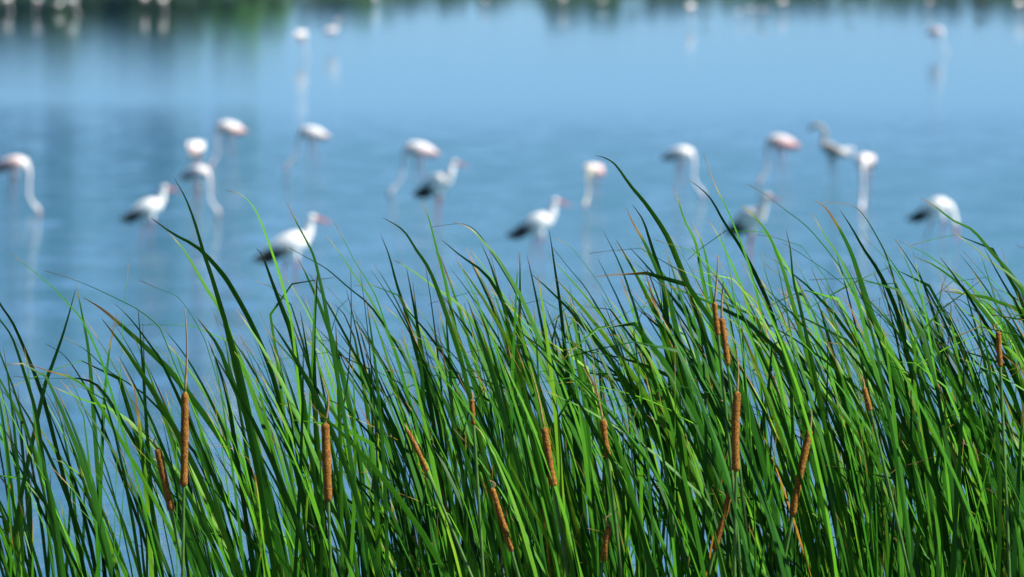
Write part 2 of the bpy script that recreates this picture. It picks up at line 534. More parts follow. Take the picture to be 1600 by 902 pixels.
def flamingo_parts(head=(.40, .07), side=0.0, tint=0.5, voxel=.008, stride=.06, up=False, back=PINKW, under=None, rear=None, neckcol=None):
    """head: forward distance and height above the water of the head; the neck hangs to it"""
    hx, hz = head
    dark = rear or mixc(GREY, ROSE, tint)
    if up:
        neck = [(.20, 0, .80, .055, .065), (.27, 0, .84, .036, .04), (.31, 0, .93, .026, .028), (.27, side * .5, 1.04, .022, .024), (.25, side, 1.16, .021, .022),
                (.28, side, 1.25, .022, .024), (.335, side, 1.285, .034, .036), (.385, side, 1.275, .026, .03)]
        bill = [(.375, side, 1.275, .024, .028), (.42, side, 1.262, .02, .024), (.45, side, 1.235, .018, .02), (.465, side, 1.19, .008, .009)]
        eye = (.345, side, 1.293)
    else:
        neck = [(.18, 0, .79, .06, .075), (.235, 0, .73, .042, .048), (.265, side * .15, .62, .027, .028), (.26 + (hx - .4) * .3, side * .35, hz + .40, .021, .022),
                (.26 + (hx - .4) * .6, side * .7, hz + .22, .019, .020), (hx - .075, side * .9, hz + .085, .020, .021), (hx - .02, side, hz + .02, .034, .036), (hx + .015, side, hz - .025, .026, .03)]
        bill = [(hx + .005, side, hz - .015, .024, .028), (hx + .025, side, hz - .06, .02, .024), (hx + .01, side, hz - .095, .017, .019), (hx - .03, side, hz - .12, .007, .008)]
        eye = (hx - .012, side, hz + .028)
    body = [(-.33, 0, .70, .015, .012), (-.27, 0, .725, .05, .035), (-.17, 0, .755, .10, .085), (-.04, 0, .775, .135, .12), (.08, 0, .785, .13, .125), (.18, 0, .785, .09, .095), (.235, 0, .765, .05, .06)]
    legs = [leg_rings(-.01 + stride, -.055, .66, 0, .026, .0125, 0), leg_rings(-.03, .055, .66, 0, .026, .0125, stride)]
    nc = neckcol or mixc(WHITE, PINKW, .35)
    un = under or PINKW
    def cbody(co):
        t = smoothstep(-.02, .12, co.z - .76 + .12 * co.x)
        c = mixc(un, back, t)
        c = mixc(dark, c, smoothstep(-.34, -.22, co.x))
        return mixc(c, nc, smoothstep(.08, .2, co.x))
    def cneck(co):
        return nc
    def cleg(co):
        return mixc(LEGPINK, PINKW, smoothstep(.58, .66, co.z)) if abs(co.z - .31) > .03 else mixc(LEGPINK, ROSE, .5)
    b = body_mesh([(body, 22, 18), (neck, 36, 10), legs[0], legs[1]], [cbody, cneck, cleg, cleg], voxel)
    parts = [('body', b, None)]
    pinkbill = (0.75, 0.38, 0.36)
    def cbill(co):
        d = abs(co.z - bill[0][2])
        return mixc(pinkbill, BLACK, smoothstep(.05, .08, d))
    parts.append(('bill', bill_mesh(bill, cbill), None))
    for s in (-1, 1):
        parts.append(('eye', eye_mesh(Vector(eye) + Vector((0, s * .03, 0)), .006), None))
        shape = [(.17, s * .085, .80, .012, .03), (.10, s * .118, .815, .02, .075), (-.02, s * .125, .80, .022, .09), (-.15, s * .105, .765, .02, .07), (-.27, s * .06, .72, .014, .035), (-.36, s * .03, .685, .004, .008)]
        def cw(co):
            c = mixc(dark, mixc(PINK, back, 1 - tint * .8), smoothstep(-.03, .05, co.z - .755 + .10 * -co.x))
            return mixc(dark, c, smoothstep(-.33, -.2, co.x))
        w = wing_mesh(shape, .02, cw)
        parts.append(('wing', w, None))
        parts.append(('flight_feathers', feather_mesh((-.02, s * .118, .755), (-.37, s * .04, .685), 5, .9, mixc(dark, BLACK, .55), s), 'wing'))
    bm = bmesh.new()
    for k in (-2, -1, 0, 1, 2):
        loft(bm, catmull([(-.24, k * .012, .72, .018, .006), (-.33, k * .022, .70, .02, .005), (-.40, k * .028, .685, .006, .002)], 6), seg=6)
    me = finish(bm, 'tail')
    paint(me, lambda co, i: mixc(back, PINK, .3))
    parts.append(('tail', me, None))
    return parts

def stork_parts(pose='stand', voxel=.008, dirty=0.0, stride=.07, look=0.0, blackness=1.0, split=0.0):
    W = mixc(WHITE, CREAM, dirty)
    if pose == 'stand':
        neck = [(.14, 0, .655, .075, .085), (.205, 0, .72, .058, .065), (.235, look * .2, .80, .044, .048), (.24, look * .6, .865, .036, .038), (.262, look, .915, .042, .043), (.305, look * 1.15, .915, .03, .03)]
        bill = [(.295, look * 1.1, .913, .022, .024), (.36, look * 1.25, .893, .016, .017), (.44, look * 1.45, .868, .01, .011), (.50, look * 1.6, .85, .003, .003)]
        eye = (.285, look * 1.05, .925)
    else:   # feeding, neck lowered to the water
        neck = [(.14, 0, .64, .08, .09), (.215, 0, .63, .06, .07), (.27, .01, .55, .045, .05), (.295, .02, .46, .036, .038), (.31, .02, .39, .04, .042), (.318, .02, .345, .03, .031)]
        bill = [(.316, .02, .36, .022, .024), (.325, .02, .27, .016, .017), (.335, .02, .15, .010, .011), (.345, .02, .03, .003, .003)]
        eye = (.318, .02, .385)
    body = [(-.31, 0, .49, .02, .012), (-.24, 0, .515, .055, .04), (-.14, 0, .555, .10, .09), (-.02, 0, .60, .13, .125), (.08, 0, .64, .12, .125), (.16, 0, .67, .085, .10), (.20, 0, .70, .05, .06)]
    legs = [leg_rings(.0 + stride, -.05, .50, 0, .028, .0125, 0), leg_rings(-.02, .05, .50, 0, .028, .0125, stride)]
    def cb(co): return W
    def cl(co): return mixc((.38, .10, .08), W, smoothstep(.40, .47, co.z))
    b = body_mesh([(body, 22, 18), (neck, 24, 12), legs[0], legs[1]], [cb, cb, cl, cl], voxel)
    parts = [('body', b, None), ('bill', bill_mesh(bill, lambda co: RED), None)]
    K = mixc(GREY, BLACK, blackness)
    for s in (-1, 1):
        parts.append(('eye', eye_mesh(Vector(eye) + Vector((0, s * .032, 0)), .007), None))
        shape = [(.15, s * .08, .675, .012, .03), (.09, s * .112, .685, .02, .07), (-.02, s * .125, .645, .022, .085), (-.14, s * .10, .585, .02, .065), (-.24, s * .06, .53, .014, .03), (-.30, s * .04, .50, .005, .01)]
        def cw(co):
            return mixc(K, W, smoothstep(-.02, .005, co.z - .545 - split + .22 * (co.x + .12)))
        parts.append(('wing', wing_mesh(shape, .02, cw), None))
        parts.append(('flight_feathers', feather_mesh((.0, s * .122, .60), (-.43, s * .035, .43), 6, 1.15, K, s), 'wing'))
    bm = bmesh.new()
    for k in (-2, -1, 0, 1, 2):
        loft(bm, catmull([(-.22, k * .012, .51, .02, .007), (-.32, k * .022, .46, .022, .006), (-.38, k * .028, .425, .008, .003)], 6), seg=6)
    me = finish(bm, 'tail')
    paint(me, lambda co, i: W)
    parts.append(('tail', me, None))
    return parts

def place_bird(parts, name, label, cat, px, py, yaw, scale, group):
    p = on_water(px, py)
    t = thing(name, label, cat, (p.x, p.y, 0), group, R(yaw), scale)
    lastwing = None
    for nm, me, par in parts:
        o = link_obj(nm, me, lastwing if par == 'wing' else t)
        if nm == 'wing':
            lastwing = o
    return t

GF, GS = 'flamingos wading in the lake', 'white storks standing in the shallows'
fp, sp_ = flamingo_parts, stork_parts
# px, py = where the legs meet the water
place_bird(fp(head=(.40, .07), tint=.75, back=WHITE, rear=(.12, .05, .06)), 'flamingo', 'feeding flamingo at the left edge, neck hanging straight down in front of its dark wings', 'flamingo', 20, 333, -8, 1.0, GF)
place_bird(fp(head=(.34, .09), tint=.1, back=WHITE), 'flamingo', 'white flamingo seen end-on, directly behind another feeding flamingo', 'flamingo', 306, 300, 82, .98, GF)
place_bird(fp(head=(.44, .08), tint=.15, back=WHITE), 'flamingo', 'white flamingo feeding with its neck reaching right, just in front of one seen end-on', 'flamingo', 308, 336, -28, .86, GF)
place_bird(fp(head=(.38, .07), tint=.12, back=WHITE, rear=(.85, .36, .30), under=(.35, .3, .26), neckcol=(.5, .42, .42)), 'flamingo', 'flamingo with bright pink tail, the farthest of the near flock on the left', 'flamingo', 358, 262, 205, 1.0, GF)  # grey neck and brownish underside: shade of the unlit side put into the colour
place_bird(fp(head=(.52, .12), tint=.05, back=WHITE, rear=(.82, .6, .55), under=(.7, .5, .42), neckcol=(.5, .44, .44)), 'flamingo', 'pale pink flamingo with its head low to the left, well left of the dark-winged stork', 'flamingo', 488, 268, 188, .95, GF)  # greyed neck colour carries the shade on this left-facing bird
place_bird(fp(head=(.50, .04), tint=.15, back=WHITE, rear=(.8, .48, .46), under=(.7, .4, .38), neckcol=(.6, .55, .55)), 'flamingo', 'pink flamingo reaching its neck far left, just behind the dark-winged stork', 'flamingo', 655, 304, 190, 1.0, GF)  # neck greyed to paint in its shaded side
place_bird(fp(head=(.36, .16), tint=.7, back=WHITE, neckcol=(.66, .62, .5)), 'flamingo', 'flamingo turned towards the viewer with rosy wings and a yellowish lowered neck', 'flamingo', 928, 330, 242, .84, GF)
place_bird(fp(head=(.43, .06), tint=.0, back=WHITE, rear=GREY), 'flamingo', 'white flamingo with grey folded wings and neck lowered to the right', 'flamingo', 1062, 306, -14, .93, GF)
place_bird(fp(head=(.40, .07), tint=.45, back=WHITE, rear=(.75, .22, .2), under=ROSE, neckcol=(.5, .42, .42)), 'flamingo', 'deep pink flamingo walking left with its neck lowered, beside the grey preening bird', 'flamingo', 1220, 288, 190, .98, GF)  # dull neck colour has the neck's shade mixed in
place_bird(fp(head=(.34, .06), tint=.25, back=mixc(WHITE, PINKW, .6), rear=(.14, .11, .09), under=(.3, .24, .2)), 'flamingo', 'dusky-winged pink flamingo facing the viewer, just right of the grey preening bird', 'flamingo', 1352, 328, 258, 1.0, GF)  # grey-brown underside: shade below the body put into the plumage colour

place_bird(sp_(), 'stork', 'white stork in clear view on the left with black wing tips pointing left', 'stork', 230, 388, 6, .92, GS)
place_bird(sp_(look=-.02), 'stork', 'largest white stork standing behind the blade tips, red bill pointing right and down', 'stork', 452, 464, 6, 1.03, GS)
place_bird(sp_(dirty=.2, look=.05, blackness=1.0, split=.04), 'stork', 'dark-winged stork with a cream breast, turned half towards the viewer', 'stork', 684, 352, -34, 1.04, GS)
place_bird(sp_(look=.0, split=.035, blackness=.85), 'stork', 'white stork leaning forward with long red bill, near the middle of the lake view', 'stork', 838, 418, -8, .95, GS)
place_bird(sp_(dirty=.7, look=.03, split=.02), 'stork', 'cream stork seen from the front with a black wing patch, half hidden by blades', 'stork', 1172, 415, -44, 1.0, GS)
place_bird(sp_(pose='feed', stride=.14), 'stork', 'white stork bending to the water on the right, bill straight down', 'stork', 1460, 388, -14, .93, GS)

# grey young flamingo arching its neck over while one pale wing hangs open
def preening_bird():
    hx = .26
    body = [(-.30, 0, .52, .015, .012), (-.22, 0, .55, .06, .05), (-.08, 0, .60, .11, .10), (.06, 0, .66, .11, .11), (.15, 0, .72, .07, .08), (.18, 0, .76, .05, .05)]
    neck = [(.12, 0, .70, .06, .07), (.16, 0, .80, .042, .045), (.13, 0, .93, .044, .044), (.18, 0, 1.03, .042, .042), (.27, 0, 1.08, .042, .042), (.34, 0, 1.06, .042, .042), (.37, 0, 1.04, .03, .032)]
    gc = lambda co: (.30, .28, .25)
    legs = [leg_rings(.03, -.055, .52, 0, .026, .013, 0), leg_rings(-.03, .055, .52, 0, .026, .013, .06)]
    b = body_mesh([(body, 20, 16), (neck, 34, 10), legs[0], legs[1]], [lambda co: (.42, .41, .40), gc, lambda co: DGREY, lambda co: DGREY], .008)
    parts = [('body', b, None), ('bill', bill_mesh([(.365, 0, 1.045, .025, .028), (.40, 0, 1.01, .02, .024), (.41, 0, .97, .017, .02), (.39, 0, .93, .007, .008)], lambda co: DGREY), None)]
    for s in (-1, 1):
        parts.append(('eye', eye_mesh(Vector((.35, s * .04, 1.065)), .006), None))
    # open wing: a drooping crescent towards the tail side
    w = wing_mesh([(.10, -.08, .74, .02, .05), (0, -.16, .64, .03, .075), (-.12, -.22, .58, .028, .085), (-.26, -.26, .60, .02, .07), (-.36, -.26, .66, .006, .03)], .02, lambda co: (.78, .79, .80))
    parts.append(('wing', w, None))
    parts.append(('flight_feathers', feather_mesh((-.02, -.2, .60), (-.36, -.29, .62), 5, 1.0, (.6, .6, .6), -1, .03), 'wing'))
    w = wing_mesh([(.13, .085, .70, .012, .03), (.05, .11, .68, .02, .07), (-.08, .11, .62, .02, .07), (-.22, .06, .56, .012, .03), (-.3, .03, .53, .004, .01)], .02, lambda co: (.2, .19, .18))
    parts.append(('wing', w, None))
    bm = bmesh.new()
    for k in (-1, 0, 1):
        loft(bm, catmull([(-.22, k * .014, .55, .02, .007), (-.30, k * .024, .52, .02, .006), (-.36, k * .03, .50, .008, .003)], 6), seg=6)
    me = finish(bm, 'tail')
    paint(me, lambda co, i: DGREY)
    parts.append(('tail', me, None))
    place_bird(parts, 'young_flamingo', 'grey young flamingo with arched neck and one pale wing hanging open', 'flamingo', 1300, 290, 172, 1.0, GF)
preening_bird()

# far birds: a few low-detail builds, shared
far_w = fp(head=(.38, .08), tint=.1, back=WHITE, voxel=.018)
far_p = fp(head=(.42, .06), tint=.5, back=PINKW, voxel=.018)
far_u = fp(up=True, tint=.2, back=WHITE, voxel=.018)
dark_w = sp_(dirty=.3, voxel=.018)
def dark_bird_parts():
    K = (.03, .026, .025)
    b = body_mesh([([(-.22, 0, .34, .03, .02), (-.1, 0, .40, .09, .08), (.03, 0, .45, .10, .10), (.12, 0, .5, .06, .07), (.16, 0, .56, .035, .035), (.17, 0, .64, .035, .035), (.21, 0, .67, .035, .035), (.24, 0, .665, .02, .02)], 28, 12),
                   leg_rings(.02, -.04, .36, 0, .02, .011, 0), leg_rings(-.02, .04, .36, 0, .02, .011, .05)], [lambda co: K] * 3, .014)
    bill = bill_mesh([(.235, 0, .665, .015, .015), (.31, 0, .64, .01, .01), (.36, 0, .59, .003, .003)], lambda co: (.1, .06, .04))
    return [('body', b, None), ('bill', bill, None)]
dark_b = dark_bird_parts()
GB = 'distant birds near the far shore'
def far(parts, label, px, py, yaw, s=1.0, name='flamingo', cat='flamingo'):
    place_bird(parts, name, label, cat, px, py, yaw, s * 1.28, GB)
far(far_w, 'distant white flamingo, the lower left one of the pair below the shore reflections', 471, 91, 60, .98)
far(far_u, 'distant white flamingo, upper right of a pair, its neck raised', 518, 75, 30, .82)
far(far_p, 'pale pink flamingo alone at upper right, neck drooping to the right', 1462, 83, -12, .95)
far(far_w, 'distant bright white flamingo right of centre under the shore reflections', 1079, 39, 80, 1.15)
far(dark_b, 'small greyish wader close beside a bright white distant flamingo', 1101, 38, 20, .7, 'wader', 'wader')
far(far_w, 'faint pale flamingo, leftmost of the loose trio by the far shore', 1154, 34, 100, .62)
far(far_w, 'faint pale flamingo, middle one of the loose trio by the far shore', 1172, 28, 20, .62)
far(far_w, 'faint pale flamingo, rightmost of the loose trio by the far shore', 1190, 33, 160, .75)
far(far_w, 'distant white flamingo at the frame top just right of the loose trio', 1223, 22, 70, .95)
far(dark_b, 'small greyish wader alone between two distant white flamingos', 1328, 32, 10, .75, 'wader', 'wader')
far(far_w, 'distant whitish flamingo at the frame top above the drooping pink one', 1452, 20, 110, .85)
far(dark_b, 'distant blackish wader near the top right corner', 1533, 22, 190, 1.35, 'wader', 'wader')
far(far_w, 'distant white flamingo in the top right corner', 1593, 28, 60, 1.05)
far(far_w, 'distant flamingo in the top left corner', 12, 20, 60, 1.1)
far(far_w, 'distant flamingo before dark shore reflections, second from the left corner', 58, 23, 110, 1.1)
far(dark_w, 'dim distant stork just left of a brighter flamingo in the upper left', 92, 19, 30, .8, 'stork', 'stork')
far(far_w, 'bright distant flamingo before the dark reflections, third from the left corner', 112, 24, 20, 1.1)
far(far_u, 'tall distant flamingo left of its brighter neighbour in the dark reflections', 226, 18, 80, 1.1)
far(far_w, 'bright distant flamingo just left of the yellow-green tree reflection', 255, 21, 70, 1.05)
far(dark_b, 'faint grey wader alone under the yellow-green tree reflection', 311, 55, 15, .6, 'wader', 'wader')
far(far_w, 'faint flamingo at the frame top near the lighter green reflections', 586, 12, 60, .9)
far(far_w, 'faint flamingo at the frame top left of centre', 757, 16, 120, .8)
far(far_w, 'pale distant flamingo over the dark reflection right of centre', 880, 16, 80, .95)
far(dark_w, 'faint distant stork right of the pale flamingo over the dark reflection', 940, 12, 20, .7, 'stork', 'stork')

# ------------------------------------------------------------------ cattails
def blade_mesh(P, width, tone, twist0, twist1, tipfade=.35, thick=.16, n=None):
    """P: list of Vector from base to tip (already smooth). lens-shaped section, sharp edges"""
    N = len(P)
    seg = [0.0]
    for i in range(1, N):
        seg.append(seg[-1] + (P[i] - P[i - 1]).length)
    L = seg[-1]
    V, tips, strip = [], [], []
    off = random.uniform(0, 100)
    wither = random.uniform(0, .026) if random.random() < .85 else random.uniform(.02, .10)
    for i in range(N):
        T = (P[min(i + 1, N - 1)] - P[max(i - 1, 0)]).normalized()
        t = seg[i] / L
        tw = twist0 + (twist1 - twist0) * t
        ref = Vector((math.cos(tw), math.sin(tw), 0))
        s = (ref - T * ref.dot(T))
        s = s.normalized() if s.length > 1e-4 else T.orthogonal().normalized()
        u = s.cross(T)
        w = width * (min(1, (L - seg[i]) / tipfade) ** .62) * (.82 + .18 * min(1, t * 4))
        w = max(w, .0008) / 2
        h = max(w * thick, .0004)
        V += [P[i] - s * w, P[i] - u * h * 2.6, P[i] + s * w, P[i] + u * h * .5]
        d = L - seg[i]
        tips += [d - wither] * 4
        strip += [(off, seg[i], 0), (off + .5, seg[i], 0), (off + 1, seg[i], 0), (off + 1.5, seg[i], 0)]
    F, E = [], []
    for i in range(N - 1):
        a, b = i * 4, i * 4 + 4
        for k in range(4):
            F.append((a + k, a + (k + 1) % 4, b + (k + 1) % 4, b + k))
    F.append((3, 2, 1, 0))
    me = bpy.data.meshes.new('leaf')
    me.from_pydata([v[:] for v in V], [], F)
    me.polygons.foreach_set('use_smooth', [True] * len(F))
    m = len(V)
    ev = np.empty(len(me.edges) * 2, int)
    me.edges.foreach_get('vertices', ev)
    ev = ev.reshape(-1, 2)
    sharp = (ev[:, 0] % 4 == ev[:, 1] % 4) & (ev[:, 0] % 2 == 0)
    a = me.attributes.new('sharp_edge', 'BOOLEAN', 'EDGE')
    a.data.foreach_set('value', sharp)
    a = me.attributes.new('tone', 'FLOAT', 'POINT')
    a.data.foreach_set('value', np.full(m, tone, 'f'))
    a = me.attributes.new('tip', 'FLOAT', 'POINT')
    a.data.foreach_set('value', np.array(tips, 'f'))
    a = me.attributes.new('strip', 'FLOAT_VECTOR', 'POINT')
    a.data.foreach_set('vector', np.array(strip, 'f').ravel())
    me.materials.append(M_LEAF)
    return me

def wind_curve(length, th0, th1, p, ydir, kink=None, N=18):
    """unit growth: angle from vertical (positive = leaning left) rises along the blade"""
    pts = [Vector((0, 0, 0))]
    # uneven steps: fewer where it is straight
    S = [1 - (1 - i / (N - 1)) ** 1.5 for i in range(N)]
    for i in range(1, N):
        tm = (S[i] + S[i - 1]) / 2
        th = th0 + (th1 - th0) * tm ** p
        if kink and tm > kink[0]:
            th = th0 + (th1 - th0) * tm ** p + kink[1] * min(1, (tm - kink[0]) / .06)
        st = (S[i] - S[i - 1]) * length
        d = Vector((-math.sin(th), math.sin(th) * ydir + .02, math.cos(th)))
        pts.append(pts[-1] + d.normalized() * st)
    return pts

def random_tone():
    r = random.random()
    if r < .62: return random.uniform(.05, .42)
    if r < .93: return random.uniform(.42, .60)
    return random.uniform(.60, .74)

def facing():
    """start and end angle of the blade's broad side"""
    a = random.gauss(random.choice((.55, -.45)), .4)
    return a, a + random.gauss(0, .7)

SKY = [(-500, 500), (0, 520), (60, 555), (120, 560), (200, 530), (300, 560), (400, 520), (470, 455), (560, 450), (620, 470), (700, 440), (800, 440), (880, 440), (950, 500), (1000, 420),
       (1060, 400), (1150, 395), (1240, 420), (1320, 410), (1400, 430), (1480, 420), (1600, 420), (2300, 420)]
DEN = [(-500, .6), (0, .62), (60, .36), (150, .27), (240, .33), (320, .55), (400, .68), (440, .75), (500, 1), (800, 1.0), (1000, 1.1), (1250, 1.15), (1600, 1.3), (2300, 1.1)]
def interp(tab, x):
    return float(np.interp(x, [a for a, b in tab], [b for a, b in tab]))

GROUND_Z = lambda Y: .5 if Y < 16 else (.5 - .0125 * (Y - 16) if Y < 20 else .45 - .0375 * (Y - 20))
G_FILL = 'cattail plants in the reed bed'
plants = []

def add_leaf(parent, base, pts, width, tone, fc=None, thick=.16, tipfade=None):
    f = fc or facing()
    me = blade_mesh(pts, width, tone, f[0], f[1], tipfade or random.uniform(.2, .45), thick)
    return link_obj('leaf', me, parent)

def extra_leaves(parent, Y, base, count, tipx_hint=None, top_py=None, spread=1.0):
    """shorter leaves sharing the plant's foot; base is in world coordinates"""
    for k in range(count):
        th0 = R(random.gauss(1.5, 5.0)) * spread
        right = min(1, max(0, ((base.x * FPX / Y + 800) - 900) / 700))
        th1 = th0 + R(max(4, random.gauss(22 + 8 * right, 11)))
        kink = None
        if random.random() < .17:
            kink = (random.uniform(.86, .965), R(random.uniform(30, 95)) * (1 if random.random() < .85 else -1))
        yd = random.gauss(0, .35)
        lowb = random.random() < .5
        if lowb:      # shorter blades stand down in the lee, straighter
            th0 = R(random.gauss(0, 11))
            th1 = th0 + R(random.gauss(9, 9))
        c = wind_curve(1.0, th0, th1, random.uniform(2.8, 5.2), yd, kink)
        # wanted tip height in the picture
        for _ in range(3):
            tipx = None
        guess = 1.9
        tipx = (base.x + c[-1].x * 2.2) * FPX / Y + 800
        sk = interp(SKY, tipx)
        low = random.uniform(60, 380) if lowb else 0
        py = sk + 18 + abs(random.gauss(0, 105)) + low
        if k < 2 and not lowb:
            py = sk - 55 + abs(random.gauss(0, 105))
        wd = random.uniform(.0078, .0142) * random.choice((1, 1, .7))
        tn_ = random_tone()
        if lowb and random.random() < .05:
            tn_, wd = random.uniform(.88, 1.0), wd * .6
        if top_py is not None and k == 0:
            py = top_py
        ztip = at(tipx, py, Y).z
        length = (ztip - base.z) / max(.35, max(q.z for q in c))
        pts = [q * length + Vector((random.uniform(-.0, .0), 0, 0)) for q in c]
        o = Vector((random.uniform(-.03, .03), random.uniform(-.03, .03), 0))
        pts = [q + o for q in pts]
        add_leaf(parent, base, pts, wd, tn_)

